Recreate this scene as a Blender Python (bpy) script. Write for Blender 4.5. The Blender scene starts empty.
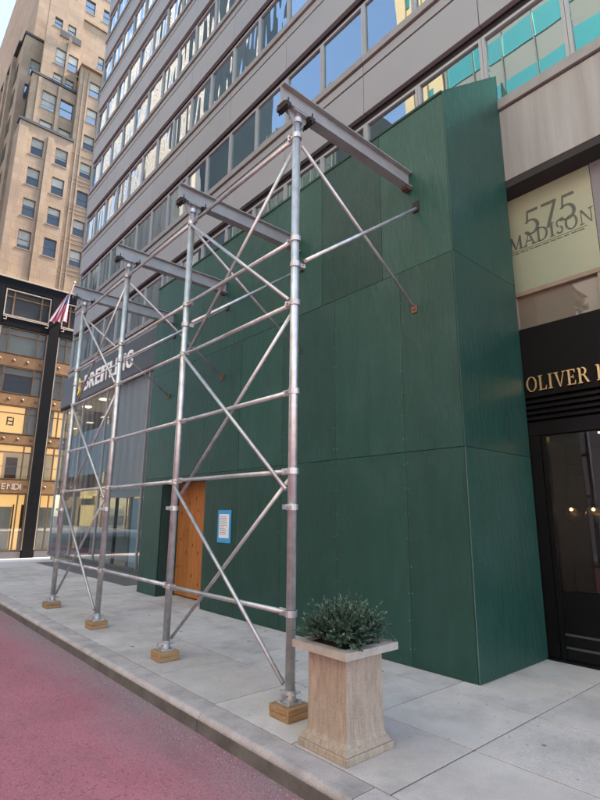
import bpy, bmesh, math, random
from mathutils import Matrix, Vector
random.seed(7)
R = math.radians
scene = bpy.context.scene
col = scene.collection

# ------------------------------------------------------------------ camera
cam_d = bpy.data.cameras.new('camera')
cam = bpy.data.objects.new('camera', cam_d)
col.objects.link(cam)
scene.camera = cam
YAW, PITCH, ROLL, FPX = R(41.021), R(12.789), R(0.549), 511.16
fw = Vector((math.sin(YAW)*math.cos(PITCH), math.cos(YAW)*math.cos(PITCH), math.sin(PITCH)))
r0 = Vector((math.cos(YAW), -math.sin(YAW), 0)); u0 = r0.cross(fw)
rr = math.cos(ROLL)*r0 + math.sin(ROLL)*u0
uu = -math.sin(ROLL)*r0 + math.cos(ROLL)*u0
cm = Matrix((rr, uu, -fw)).transposed().to_4x4()
cm.translation = (0, 0, 1.66)
cam.matrix_world = cm
cam_d.sensor_fit = 'HORIZONTAL'; cam_d.sensor_width = 36
cam_d.lens = FPX/600*36
cam_d.clip_start = 0.05; cam_d.clip_end = 3000
scene.render.resolution_x = 768; scene.render.resolution_y = 1024

# ------------------------------------------------------------------ light
SUN_ELEV = R(50)
SUN_DIR = Vector((0.985*math.cos(SUN_ELEV), -0.17*math.cos(SUN_ELEV), math.sin(SUN_ELEV)))   # towards the sun
world = bpy.data.worlds.new('World'); scene.world = world; world.use_nodes = True
wn = world.node_tree.nodes; wl = world.node_tree.links
sky = wn.new('ShaderNodeTexSky'); sky.sky_type = 'NISHITA'; sky.sun_disc = False
sky.sun_elevation = SUN_ELEV
sky.sun_rotation = math.atan2(SUN_DIR.x, SUN_DIR.y)
sky.air_density = 1.0; sky.dust_density = 1.0; sky.ozone_density = 0.0
wl.new(sky.outputs[0], wn['Background'].inputs[0])
wn['Background'].inputs[1].default_value = 0.12
sun_d = bpy.data.lights.new('sun', 'SUN'); sun_d.energy = 3.6; sun_d.angle = R(6); sun_d.color = (1, .84, .70)
sun = bpy.data.objects.new('sun', sun_d); col.objects.link(sun)
sun.rotation_euler = SUN_DIR.to_track_quat('Z', 'Y').to_euler(); sun.location = (0, 0, 120)
vs = scene.view_settings
vs.view_transform = 'Standard'; vs.look = 'None'; vs.gamma = 1; vs.use_curve_mapping = False
vs.exposure = 2.57

# ------------------------------------------------------------------ helpers
W = {}
I4 = Matrix.Identity(4)
T = Matrix.Translation

def tag(o, label=None, cat=None, group=None, kind=None):
    if label: o['label'] = label
    if cat: o['category'] = cat
    if group: o['group'] = group
    if kind: o['kind'] = kind
    return o

def place(o, parent=None, world=I4):
    col.objects.link(o)
    if parent is not None:
        o.parent = parent
        o.matrix_parent_inverse = W[parent].inverted()
    o.matrix_basis = world
    W[o] = world.copy()
    return o

def empty(name, loc, label, cat, group=None):
    e = bpy.data.objects.new(name, None); e.empty_display_size = .2
    place(e, None, T(Vector(loc)))
    return tag(e, label, cat, group)

def inst(name, mesh, parent=None, loc=(0, 0, 0), rot=None):
    m = T(Vector(loc))
    if rot is not None: m = m @ rot
    return place(bpy.data.objects.new(name, mesh), parent, m)

class MB:
    def __init__(s): s.v = []; s.f = []
    def box(s, x0, x1, y0, y1, z0, z1):
        n = len(s.v)
        s.v += [(x0,y0,z0),(x1,y0,z0),(x1,y1,z0),(x0,y1,z0),(x0,y0,z1),(x1,y0,z1),(x1,y1,z1),(x0,y1,z1)]
        s.f += [tuple(n+i for i in q) for q in ((3,2,1,0),(4,5,6,7),(0,1,5,4),(1,2,6,5),(2,3,7,6),(3,0,4,7))]
        return s
    def hexa(s, lo, hi):          # two rings of 4 points, counter-clockwise from above
        n = len(s.v); s.v += [tuple(p) for p in lo] + [tuple(p) for p in hi]
        s.f += [tuple(n+i for i in q) for q in ((3,2,1,0),(4,5,6,7),(0,1,5,4),(1,2,6,5),(2,3,7,6),(3,0,4,7))]
        return s
    def tube(s, a, b, r, n=12, r2=None, cap=True):
        a = Vector(a); b = Vector(b); d = (b-a).normalized()
        q = d.orthogonal().normalized(); w = d.cross(q); r2 = r if r2 is None else r2
        m = len(s.v)
        for c, rad in ((a, r), (b, r2)):
            for i in range(n):
                t = 2*math.pi*i/n
                s.v.append(tuple(c + (q*math.cos(t) + w*math.sin(t))*rad))
        for i in range(n):
            j = (i+1) % n
            s.f.append((m+i, m+j, m+n+j, m+n+i))
        if cap:
            s.f.append(tuple(m+i for i in reversed(range(n)))); s.f.append(tuple(m+n+i for i in range(n)))
        return s
    def lathe(s, c, prof, n=20):
        m = len(s.v); k = len(prof)
        for (r, z) in prof:
            for i in range(n):
                t = 2*math.pi*i/n
                s.v.append((c[0]+r*math.cos(t), c[1]+r*math.sin(t), c[2]+z))
        for a in range(k-1):
            for i in range(n):
                j = (i+1) % n
                s.f.append((m+a*n+i, m+a*n+j, m+(a+1)*n+j, m+(a+1)*n+i))
        return s
    def prism(s, pts, fn, d0, d1):   # 2D polygon pts (ccw), fn(u,v,d) -> xyz
        n = len(pts); m = len(s.v)
        s.v += [fn(u, v, d0) for u, v in pts] + [fn(u, v, d1) for u, v in pts]
        s.f.append(tuple(m+i for i in reversed(range(n)))); s.f.append(tuple(m+n+i for i in range(n)))
        for i in range(n):
            j = (i+1) % n
            s.f.append((m+i, m+j, m+n+j, m+n+i))
        return s
    def mesh(s, name, mat, smooth=False, bevel=0, seg=2):
        me = bpy.data.meshes.new(name)
        me.from_pydata([tuple(p) for p in s.v], [], s.f)
        bm = bmesh.new(); bm.from_mesh(me)
        if bevel:
            bmesh.ops.bevel(bm, geom=list(bm.edges), offset=bevel, segments=seg, affect='EDGES', profile=.5, clamp_overlap=True)
        bmesh.ops.recalc_face_normals(bm, faces=bm.faces)
        bm.to_mesh(me); bm.free()
        if mat: me.materials.append(mat)
        if smooth:
            for p in me.polygons: p.use_smooth = len(p.vertices) == 4
        return me
    def build(s, name, mat, parent=None, smooth=False, bevel=0, seg=2, loc=(0,0,0), rot=None):
        return inst(name, s.mesh(name, mat, smooth, bevel, seg), parent, loc, rot)

def box(name, mat, parent, x0, x1, y0, y1, z0, z1, bevel=0):
    return MB().box(x0, x1, y0, y1, z0, z1).build(name, mat, parent, bevel=bevel)

# ------------------------------------------------------------------ materials
def mat(name, c, rough=.6, metal=0, var=.12, scale=3., bump=0, bscale=40., stretch=(1,1,1), objvar=0.,
        c2=None, mixscale=None, spec=.5, speck=0., rvar=0., dirt=0., dscale=.7, dcol=(.05,.045,.04), wpos=False):
    m = bpy.data.materials.new(name); m.use_nodes = True
    N = m.node_tree.nodes; L = m.node_tree.links; b = N['Principled BSDF']
    b.inputs['Roughness'].default_value = rough; b.inputs['Metallic'].default_value = metal
    b.inputs['Specular IOR Level'].default_value = spec
    oi = N.new('ShaderNodeObjectInfo')
    if wpos:
        src = N.new('ShaderNodeNewGeometry').outputs['Position']
    else:
        tc = N.new('ShaderNodeTexCoord'); ad = N.new('ShaderNodeVectorMath'); ad.operation = 'ADD'
        sc = N.new('ShaderNodeMath'); sc.operation = 'MULTIPLY'; sc.inputs[1].default_value = 37.
        L.new(oi.outputs['Random'], sc.inputs[0]); L.new(tc.outputs['Object'], ad.inputs[0]); L.new(sc.outputs[0], ad.inputs[1])
        src = ad.outputs[0]
    mp = N.new('ShaderNodeMapping'); mp.inputs['Scale'].default_value = stretch; L.new(src, mp.inputs['Vector'])
    def noise(sca, vec, det=5., ro=.6):
        n = N.new('ShaderNodeTexNoise'); n.inputs['Scale'].default_value = sca; n.inputs['Detail'].default_value = det
        n.inputs['Roughness'].default_value = ro; L.new(vec, n.inputs['Vector']); return n.outputs['Fac']
    nz = noise(scale, mp.outputs[0])
    rp = N.new('ShaderNodeValToRGB'); rp.color_ramp.elements[0].position = .3; rp.color_ramp.elements[1].position = .7
    ca = [max(0, x*(1-var)) for x in c]; cb = [min(1, x*(1+var)) for x in c]
    if c2: ca = list(c); cb = list(c2)
    rp.color_ramp.elements[0].color = (*ca, 1); rp.color_ramp.elements[1].color = (*cb, 1)
    L.new(nz, rp.inputs[0]); out = rp.outputs[0]
    if dirt:
        dn = noise(dscale, src, 6., .65)
        dr = N.new('ShaderNodeMapRange'); dr.inputs[1].default_value = .48; dr.inputs[2].default_value = .75
        dr.inputs[3].default_value = 0; dr.inputs[4].default_value = dirt; L.new(dn, dr.inputs[0])
        mx = N.new('ShaderNodeMix'); mx.data_type = 'RGBA'; L.new(dr.outputs[0], mx.inputs[0])
        L.new(out, mx.inputs[6]); mx.inputs[7].default_value = (*dcol, 1); out = mx.outputs[2]
    if speck:
        sn = noise(190., src, 2., .5); sr = N.new('ShaderNodeMapRange'); sr.inputs[1].default_value = .28; sr.inputs[2].default_value = .72
        sr.inputs[3].default_value = 1-speck; sr.inputs[4].default_value = 1+speck; L.new(sn, sr.inputs[0])
        ms = N.new('ShaderNodeMix'); ms.data_type = 'RGBA'; ms.blend_type = 'MULTIPLY'; ms.inputs[0].default_value = 1
        L.new(out, ms.inputs[6]); L.new(sr.outputs[0], ms.inputs[7]); out = ms.outputs[2]
    if objvar:
        mr = N.new('ShaderNodeMapRange'); mr.inputs[3].default_value = 1-objvar; mr.inputs[4].default_value = 1+objvar
        L.new(oi.outputs['Random'], mr.inputs[0])
        mu = N.new('ShaderNodeMix'); mu.data_type = 'RGBA'; mu.blend_type = 'MULTIPLY'; mu.inputs[0].default_value = 1
        L.new(out, mu.inputs[6]); L.new(mr.outputs[0], mu.inputs[7]); out = mu.outputs[2]
    L.new(out, b.inputs['Base Color'])
    if rvar:
        rm = N.new('ShaderNodeMapRange'); rm.inputs[3].default_value = max(0, rough-rvar); rm.inputs[4].default_value = min(1, rough+rvar)
        L.new(noise(scale*2.3, src), rm.inputs[0]); L.new(rm.outputs[0], b.inputs['Roughness'])
    if bump:
        bn = noise(bscale, mp.outputs[0], 4., .6)
        bp = N.new('ShaderNodeBump'); bp.inputs['Strength'].default_value = 1; bp.inputs['Distance'].default_value = bump
        L.new(bn, bp.inputs['Height']); L.new(bp.outputs[0], b.inputs['Normal'])
    return m

def emit(name, c, s):
    m = bpy.data.materials.new(name); m.use_nodes = True
    b = m.node_tree.nodes['Principled BSDF']
    b.inputs['Base Color'].default_value = (*c, 1)
    b.inputs['Emission Color'].default_value = (*c, 1); b.inputs['Emission Strength'].default_value = s
    return m

def glass_opaque(name, body, wave, wscale, refl=.35, stretch=(1,1,1), tint=(.82,.93,.95)):
    """coated window glass: the dark room behind, a mirror coat in front, slightly wavy"""
    m = bpy.data.materials.new(name); m.use_nodes = True
    N = m.node_tree.nodes; L = m.node_tree.links; N.clear()
    o = N.new('ShaderNodeOutputMaterial'); mx = N.new('ShaderNodeMixShader'); d = N.new('ShaderNodeBsdfDiffuse'); g = N.new('ShaderNodeBsdfGlossy')
    oi = N.new('ShaderNodeObjectInfo')
    rp = N.new('ShaderNodeValToRGB'); rp.color_ramp.elements[0].color = (*[x*.5 for x in body], 1); rp.color_ramp.elements[1].color = (*[x*1.7 for x in body], 1)
    L.new(oi.outputs['Random'], rp.inputs[0]); L.new(rp.outputs[0], d.inputs[0])
    g.inputs['Color'].default_value = (*tint, 1); g.inputs['Roughness'].default_value = .005
    lw = N.new('ShaderNodeFresnel'); lw.inputs[0].default_value = 1.5
    mr = N.new('ShaderNodeMapRange'); mr.inputs[1].default_value = .04; mr.inputs[2].default_value = 1; mr.inputs[3].default_value = refl; mr.inputs[4].default_value = 1
    L.new(lw.outputs[0], mr.inputs[0]); L.new(mr.outputs[0], mx.inputs[0])
    L.new(d.outputs[0], mx.inputs[1]); L.new(g.outputs[0], mx.inputs[2]); L.new(mx.outputs[0], o.inputs[0])
    tc = N.new('ShaderNodeTexCoord'); ad = N.new('ShaderNodeVectorMath'); ad.operation = 'ADD'
    sc = N.new('ShaderNodeMath'); sc.operation = 'MULTIPLY'; sc.inputs[1].default_value = 53.
    L.new(oi.outputs['Random'], sc.inputs[0]); L.new(tc.outputs['Object'], ad.inputs[0]); L.new(sc.outputs[0], ad.inputs[1])
    mp = N.new('ShaderNodeMapping'); mp.inputs['Scale'].default_value = stretch; L.new(ad.outputs[0], mp.inputs[0])
    nz = N.new('ShaderNodeTexNoise'); nz.inputs['Scale'].default_value = wscale; nz.inputs['Detail'].default_value = 1.
    L.new(mp.outputs[0], nz.inputs[0])
    bp = N.new('ShaderNodeBump'); bp.inputs['Strength'].default_value = 1; bp.inputs['Distance'].default_value = wave
    L.new(nz.outputs['Fac'], bp.inputs['Height']); L.new(bp.outputs[0], g.inputs['Normal'])
    return m

def glass_clear(name, refl=.08, tint=(1,1,1)):
    m = bpy.data.materials.new(name); m.use_nodes = True
    N = m.node_tree.nodes; L = m.node_tree.links; N.clear()
    o = N.new('ShaderNodeOutputMaterial'); mx = N.new('ShaderNodeMixShader'); t = N.new('ShaderNodeBsdfTransparent'); g = N.new('ShaderNodeBsdfGlossy')
    t.inputs[0].default_value = (*tint, 1); g.inputs['Roughness'].default_value = .01
    lw = N.new('ShaderNodeFresnel'); lw.inputs[0].default_value = 1.5
    mr = N.new('ShaderNodeMapRange'); mr.inputs[1].default_value = .04; mr.inputs[2].default_value = 1; mr.inputs[3].default_value = refl; mr.inputs[4].default_value = 1
    L.new(lw.outputs[0], mr.inputs[0])
    ge = N.new('ShaderNodeNewGeometry'); iv = N.new('ShaderNodeMath'); iv.operation = 'SUBTRACT'; iv.inputs[0].default_value = 1; L.new(ge.outputs['Backfacing'], iv.inputs[1])
    ml = N.new('ShaderNodeMath'); ml.operation = 'MULTIPLY'; L.new(mr.outputs[0], ml.inputs[0]); L.new(iv.outputs[0], ml.inputs[1]); L.new(ml.outputs[0], mx.inputs[0])
    L.new(t.outputs[0], mx.inputs[1]); L.new(g.outputs[0], mx.inputs[2]); L.new(mx.outputs[0], o.inputs[0])
    return m

M = {}
M['concrete'] = mat('concrete', (.475,.42,.388), .85, speck=.3, var=.10, scale=2.2, bump=.0012, bscale=160, objvar=.11, dirt=.4, dscale=1.6, dcol=(.16,.155,.15))
def gum(m):
    N = m.node_tree.nodes; L = m.node_tree.links; b = N['Principled BSDF']
    src = b.inputs['Base Color'].links[0].from_socket
    ge = N.new('ShaderNodeNewGeometry')
    for scale, rad, colr, amt in ((2.6, .055, (.09,.085,.08), .85), (6.5, .06, (.17,.16,.15), .6)):
        v = N.new('ShaderNodeTexVoronoi'); v.inputs['Scale'].default_value = scale; L.new(ge.outputs['Position'], v.inputs['Vector'])
        r = N.new('ShaderNodeMapRange'); r.inputs[1].default_value = rad; r.inputs[2].default_value = rad*1.5; r.inputs[3].default_value = amt; r.inputs[4].default_value = 0
        L.new(v.outputs['Distance'], r.inputs[0])
        x = N.new('ShaderNodeMix'); x.data_type = 'RGBA'; L.new(r.outputs[0], x.inputs[0]); L.new(src, x.inputs[6]); x.inputs[7].default_value = (*colr, 1); src = x.outputs[2]
    n = N.new('ShaderNodeTexNoise'); n.inputs['Scale'].default_value = .8; n.inputs['Detail'].default_value = 7; n.inputs['Roughness'].default_value = .7; L.new(ge.outputs['Position'], n.inputs[0])
    r = N.new('ShaderNodeMapRange'); r.inputs[1].default_value = .52; r.inputs[2].default_value = .68; r.inputs[3].default_value = 0; r.inputs[4].default_value = .45; L.new(n.outputs['Fac'], r.inputs[0])
    x = N.new('ShaderNodeMix'); x.data_type = 'RGBA'; L.new(r.outputs[0], x.inputs[0]); L.new(src, x.inputs[6]); x.inputs[7].default_value = (.20,.175,.155, 1)
    L.new(x.outputs[2], b.inputs['Base Color'])
gum(M['concrete'])
M['kerb'] = mat('kerb', (.40,.345,.32), .8, speck=.3, var=.15, scale=5, bump=.0015, bscale=90, objvar=.06, dirt=.5, dscale=3, dcol=(.1,.09,.08))
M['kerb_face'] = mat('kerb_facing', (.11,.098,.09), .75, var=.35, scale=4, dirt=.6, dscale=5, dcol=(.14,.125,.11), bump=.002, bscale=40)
M['joint'] = mat('joint', (.05,.048,.046), .95, var=.2, scale=9)
M['asphalt'] = mat('asphalt', (.06,.06,.06), .9, var=.25, scale=20, bump=.003, bscale=150)
M['granite'] = mat('granite', (.085,.085,.088), .55, var=.3, scale=60, objvar=.08)
M['green'] = mat('green_paint', (.0135,.057,.043), .45, var=.13, scale=2.4, bump=.009, bscale=7, stretch=(2.4,2.4,.6), objvar=.2, speck=.12, dirt=.45, dscale=1.6, dcol=(.035,.085,.078), spec=.4)
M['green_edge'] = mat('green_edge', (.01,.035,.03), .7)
M['wood_door'] = mat('wood_door', (.42,.17,.045), .6, c2=(.30,.105,.025), scale=2.4, stretch=(7,7,.7), bump=.001, bscale=10, objvar=.12)
M['knot'] = mat('knot', (.12,.04,.012), .7)
M['block'] = mat('block_wood', (.36,.22,.11), .8, c2=(.22,.13,.065), scale=6, stretch=(1,6,9), bump=.001, bscale=20, objvar=.1)
M['steel'] = mat('galvanised_steel', (.56,.56,.56), .42, .8, var=.18, scale=9, rvar=.10, bump=.0004, bscale=60, dirt=.55, dscale=5, dcol=(.30,.27,.24))
M['steel_dull'] = mat('dull_steel', (.50,.50,.505), .45, .7, var=.15, scale=7, rvar=.1, dirt=.5, dscale=4, dcol=(.2,.17,.15), objvar=.08)
M['beam'] = mat('beam_steel', (.29,.315,.32), .5, .3, var=.12, scale=5, dirt=.5, dscale=3.5, dcol=(.26,.22,.20), objvar=.05)
M['rust_dark'] = mat('dark_rust', (.09,.06,.045), .8, .2, var=.4, scale=30)
M['rust'] = mat('rusty_steel', (.22,.11,.06), .75, .3, var=.4, scale=30)
M['black_iron'] = mat('black_iron', (.03,.028,.027), .6, .4)
M['stone'] = mat('planter_stone', (.40,.325,.255), .8, c2=(.25,.195,.15), scale=9, stretch=(4,4,.6), speck=.25, bump=.0012, bscale=14, dirt=.25, dscale=5, dcol=(.22,.16,.12))
M['stone_rim'] = mat('planter_rim', (.36,.325,.285), .8, var=.14, scale=14, bump=.0012, bscale=70, dirt=.35, dscale=6, dcol=(.25,.2,.17))
M['soil'] = mat('soil', (.03,.02,.014), .95, var=.4, scale=30, bump=.01, bscale=40)
M['leaf'] = mat('shrub_leaf', (.022,.052,.034), .5, c2=(.10,.155,.105), scale=11, wpos=True)
M['stem'] = mat('shrub_stem', (.05,.035,.02), .8)
M['panel'] = mat('facade_panel', (.255,.262,.28), .5, .15, var=.05, scale=.9, objvar=.035, dirt=.18, dscale=.9, dcol=(.17,.168,.172), spec=.4)
M['panel_low'] = mat('facade_panel_streaked', (.30,.305,.305), .5, .1, c2=(.215,.213,.205), scale=1.2, stretch=(5,5,.25), objvar=.03, spec=.4)
M['ledge'] = mat('facade_ledge', (.22,.215,.215), .55, .2, var=.1, scale=4, objvar=.05)
M['frame'] = mat('window_frame', (.285,.29,.305), .45, .3, var=.05, objvar=.03)
M['dark'] = mat('dark_core', (.02,.02,.021), .8)
M['glass'] = glass_opaque('window_glass', (.035,.05,.052), .002, 1.1, .36, stretch=(1,1,.6))
M['glass_wavy'] = glass_opaque('window_glass_wavy', (.04,.05,.055), .05, 1.5, .42, stretch=(1,1.4,.35))
M['glass_clear'] = glass_clear('shop_glass', .24, (.8,.84,.86))
M['glass_dark'] = glass_clear('shop_glass_tinted', .10, (.55,.53,.50))
M['black_gloss'] = mat('black_gloss', (.003,.003,.0033), .3, var=.2, spec=.25)
M['black_matt'] = mat('black_matt', (.003,.003,.0033), .6, var=.2, spec=.15)
M['gold'] = mat('gold_letter', (.85,.62,.32), .3, 1, var=.1)
M['steel_trim'] = mat('steel_trim', (.12,.12,.12), .35, .8)
M['chrome'] = mat('chrome', (.6,.6,.6), .2, 1)
M['sign_grey'] = mat('sign_grey', (.05,.052,.056), .45, var=.08)
M['white'] = mat('white_letter', (.8,.8,.8), .4, var=.03)
M['yellow'] = mat('yellow_letter', (.85,.62,.02), .4, var=.03)
M['poster'] = mat('poster_green', (.265,.305,.215), .35, var=.05, scale=.8)
M['poster_ink'] = mat('poster_ink', (.07,.085,.07), .5)
M['grey_panel'] = mat('grey_panel', (.16,.17,.19), .5, var=.06)
M['tan_frame'] = mat('tan_frame', (.22,.175,.13), .5, var=.15)
M['tan_glass'] = glass_opaque('transom_glass', (.13,.115,.09), .003, 2, .07)
M['paper'] = mat('paper', (.72,.73,.74), .7, var=.05, scale=20)
M['blue_tape'] = mat('blue_tape', (.04,.30,.62), .6, var=.1)
M['ink'] = mat('ink', (.12,.12,.14), .8)

# ------------------------------------------------------------------ ground, road, kerb, pavement
def prof(y):     # the street falls away beyond the corner
    P = [(-500,0),(20,0),(28,-.45),(46,-2.15),(50,-2.2),(900,-2.2)]
    for (a, za), (b, zb) in zip(P, P[1:]):
        if a <= y <= b: return za+(zb-za)*(y-a)/(b-a)
    return -2.2
YS = [-500,-20,20,28,46,50,900]
def sheet(name, m, x0, x1, ys, dz, parent=None):
    mb = MB()
    for y in ys: mb.v += [(x0, y, prof(y)+dz), (x1, y, prof(y)+dz)]
    for i in range(len(ys)-1): mb.f.append((2*i, 2*i+1, 2*i+3, 2*i+2))
    return mb.build(name, m, parent)
tag(sheet('ground', M['asphalt'], -700, 700, YS, -.17), kind='structure')

# red bus-lane paint wearing off to grey asphalt beside the kerb
rm = mat('red_road', (.38,.118,.142), .9, var=.16, scale=.9, bump=.006, bscale=90, wpos=True)
N = rm.node_tree.nodes; L = rm.node_tree.links; b = N['Principled BSDF']
geo = N.new('ShaderNodeNewGeometry'); sx = N.new('ShaderNodeSeparateXYZ'); L.new(geo.outputs['Position'], sx.inputs[0])
def nz(scale, det=5, ro=.6):
    n = N.new('ShaderNodeTexNoise'); n.inputs['Scale'].default_value = scale; n.inputs['Detail'].default_value = det; n.inputs['Roughness'].default_value = ro
    L.new(geo.outputs['Position'], n.inputs[0]); return n.outputs['Fac']
def math_(op, a, bb):
    n = N.new('ShaderNodeMath'); n.operation = op
    for i, q in enumerate((a, bb)):
        if isinstance(q, (int, float)): n.inputs[i].default_value = q
        else: L.new(q, n.inputs[i])
    return n.outputs[0]
def ramp(v, a, b_, lo=0, hi=1):
    n = N.new('ShaderNodeMapRange'); n.inputs[1].default_value = a; n.inputs[2].default_value = b_; n.inputs[3].default_value = lo; n.inputs[4].default_value = hi
    L.new(v, n.inputs[0]); return n.outputs[0]
def mixc(f, a, bb, blend='MIX'):
    n = N.new('ShaderNodeMix'); n.data_type = 'RGBA'; n.blend_type = blend
    for i, q in ((0, f), (6, a), (7, bb)):
        if isinstance(q, (int, float)): n.inputs[i].default_value = q
        elif isinstance(q, tuple): n.inputs[i].default_value = (*q, 1)
        else: L.new(q, n.inputs[i])
    return n.outputs[2]
base = b.inputs['Base Color'].links[0].from_socket
edge = math_('ADD', sx.outputs[0], ramp(nz(.9), .3, .7, -.3, .3))
worn = ramp(edge, 1.85, 2.75)
speck = ramp(nz(75, 3, .6), .56, .66)
c1 = mixc(math_('MULTIPLY', speck, .5), base, (.50,.33,.35))
dk = ramp(nz(48, 3, .6), .30, .46, .75, 0)
c1 = mixc(dk, c1, (.10,.045,.05))
grey = mixc(ramp(nz(120, 2, .5), .45, .65), (.13,.11,.105), (.36,.315,.30))
c2 = mixc(math_('MULTIPLY', worn, .9), c1, grey)
mpn = N.new('ShaderNodeMapping'); mpn.inputs['Scale'].default_value = (2.2, .35, 1); L.new(geo.outputs['Position'], mpn.inputs[0])
tn = N.new('ShaderNodeTexNoise'); tn.inputs['Scale'].default_value = 1.1; tn.inputs['Detail'].default_value = 8; tn.inputs['Roughness'].default_value = .7; L.new(mpn.outputs[0], tn.inputs[0])
c2 = mixc(ramp(tn.outputs['Fac'],   .52, .75, 0, .4), c2, (.105,.075,.078))
vor = N.new('ShaderNodeTexVoronoi'); vor.inputs['Scale'].default_value = 55; L.new(geo.outputs['Position'], vor.inputs['Vector'])
c2 = mixc(ramp(vor.outputs['Distance'], .10, .22, .5, 0), c2, (.42,.34,.34))
L.new(c2, b.inputs['Base Color'])
road = tag(sheet('road', rm, -9.5, 2.60, [-20,20,28,46,50,120], -.135), kind='structure')

# kerb: stones with rounded nose
kerb = box('kerb', M['joint'], None, 2.59, 2.76, -6, 20, -.3, -.02); tag(kerb, kind='structure')
kp = [(2.55,-.16),(2.785,-.16),(2.785,.0)] + [(2.60-.045*math.sin(t), -.045+.045*math.cos(t)) for t in [0,.4,.8,1.2,1.5708]]
cuts = [-6,-4.4,-2.6,-.9,.6,2.45,4.22,5.85,7.4,9.1,10.9,12.6,14.4,16.2,18.1,20]
for a, c in zip(cuts, cuts[1:]):
    MB().prism(kp, lambda u, v, d: (u, d, v), a+.004, c-.004).build('kerb_stone', M['kerb'], kerb, bevel=.003, seg=1)
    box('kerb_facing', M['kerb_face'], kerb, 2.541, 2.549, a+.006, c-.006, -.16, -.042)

# pavement: bed with separate slabs
side = tag(box('pavement', M['joint'], None, 2.79, 6.9, -6, 20, -.25, -.007), kind='structure')
xs = [2.79, 3.75, 4.75, 5.72, 6.69]
ysl = [2.33-1.1*7.57]; y = -6.0
rows = [-6,-4.8,-3.6,-2.4,-1.2,0,1.15,2.33,3.27,4.35,5.5,6.65,7.75,8.9,10.05,11.2,12.4,13.6,14.8,16,17.3,18.6,20]
for i in range(4):
    for a, c in zip(rows, rows[1:]):
        if i == 3 and a > 11 : continue
        if i == 2 and a > 12: pass
        MB().box(xs[i]+.0065, xs[i+1]-.0065, a+.0065, c-.0065, -.1, random.uniform(-.0015,.0015)).build('slab', M['concrete'], side, bevel=.002, seg=1)
# dark granite paving under the shop window
for a, c in zip(rows[16:], rows[17:]):
    MB().box(5.30, 6.64, max(a,12.2)+.003, c-.003, -.1, .007).build('granite_slab', M['granite'], side, bevel=.003, seg=1)
# corner of the pavement falling to the cross street
mb = MB()
mb.hexa([(2.55,20.004,-.3),(40,20.004,-.3),(40,28,-.75),(2.55,28,-.75)], [(2.55,20.004,0),(40,20.004,0),(40,28,-.45),(2.55,28,-.45)])
tag(mb.build('pavement_corner', M['concrete']), kind='structure')
mb = MB()
mb.hexa([(-30,45.5,-2.6),(60,45.5,-2.6),(60,50.4,-2.6),(-30,50.4,-2.6)], [(-30,45.5,-2.02),(60,45.5,-2.02),(60,50.4,-2.05),(-30,50.4,-2.05)])
tag(mb.build('far_pavement', M['concrete']), kind='structure')
tag(box('opposite_pavement', M['concrete'], None, -14.6, -9.5, -60, 20, -.3, 0), kind='structure')
# grit along the gutter
mb = MB()
for i in range(1500):
    y = 1.5+10*random.random()**1.5; x = 2.54-abs(random.gauss(0,.16)); s = random.uniform(.003,.010)
    p = Vector((x, y, -.135)); n = len(mb.v); a0 = random.random()*6
    for k in range(3): mb.v.append((p.x+s*math.cos(a0+k*2.1), p.y+s*math.sin(a0+k*2.1), p.z-.001))
    mb.v.append((p.x, p.y, p.z+s*.9)); mb.f += [(n,n+1,n+3),(n+1,n+2,n+3),(n+2,n,n+3)]
tag(mb.build('gutter_grit', mat('grit', (.24,.21,.195), .9, var=.5, scale=60)), 'loose grey grit lying in the gutter along the kerb', 'grit', kind='stuff')

# ------------------------------------------------------------------ grey office building
bld = empty('office_building', (6.7, 9.6, 0), 'grey metal panelled office block with continuous window bands above the green hoarding', 'building')
BAY = 1.27; Y1 = 23.6; NB = 22; Y0 = Y1-BAY*NB
NF = 9; B0 = 9.60; FH = 3.01
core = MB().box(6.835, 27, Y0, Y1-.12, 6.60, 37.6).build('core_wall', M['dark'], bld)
me_panel = MB().box(0, .10, .006, 2*BAY-.006, 0, .905).mesh('spandrel_panel', M['panel'], bevel=.006)
me_strip = MB().box(0, .10, .006, 2*BAY-.006, .005, .215).mesh('trim_strip', M['panel'], bevel=.005)
me_ledge = MB().box(-.045, .09, .002, 2*BAY-.002, 0, .165).mesh('sill_ledge', M['ledge'], bevel=.006)
me_low = MB().box(0, .10, .006, 2*BAY-.006, 0, 1.21).mesh('spandrel_panel_low', M['panel_low'], bevel=.006)
def ring(y0, y1, z0, z1, w, wb, wt, x0, x1):
    m = MB()
    m.box(x0, x1, y0, y0+w, z0, z1); m.box(x0, x1, y1-w, y1, z0, z1)
    m.box(x0, x1, y0+w, y1-w, z0, z0+wb); m.box(x0, x1, y0+w, y1-w, z1-wt, z1)
    return m
me_win = ring(.003, BAY-.003, 0, 1.42, .052, .05, .055, 0, .075).mesh('window', M['frame'])
def pane_mesh(m):
    return MB().box(.045, .06, .05, BAY-.05, .045, 1.37).mesh('pane', m)
me_pane = pane_mesh(M['glass']); me_panew = pane_mesh(M['glass_wavy'])
def floor_row(zw, pane, n0=0):
    for i in range(NB):
        y = Y0+i*BAY
        w = inst('window', me_win, bld, (6.735, y, zw))
        c = Vector((6.735, y+BAY/2, zw+.7))
        rot = T(Vector((0, BAY/2, .7))) @ Matrix.Rotation(random.gauss(0,.0035), 4, 'Y') @ Matrix.Rotation(random.gauss(0,.0035), 4, 'Z') @ T(Vector((0, -BAY/2, -.7)))
        inst('pane', pane, w, (6.735, y, zw), rot)
for j in range(0, NB, 2):
    y = Y0+j*BAY
    inst('spandrel_panel', me_low, bld, (6.70, y, 6.565))
    inst('sill_ledge', me_ledge, bld, (6.70, y, 7.80))
floor_row(7.97, me_pane)
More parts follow.
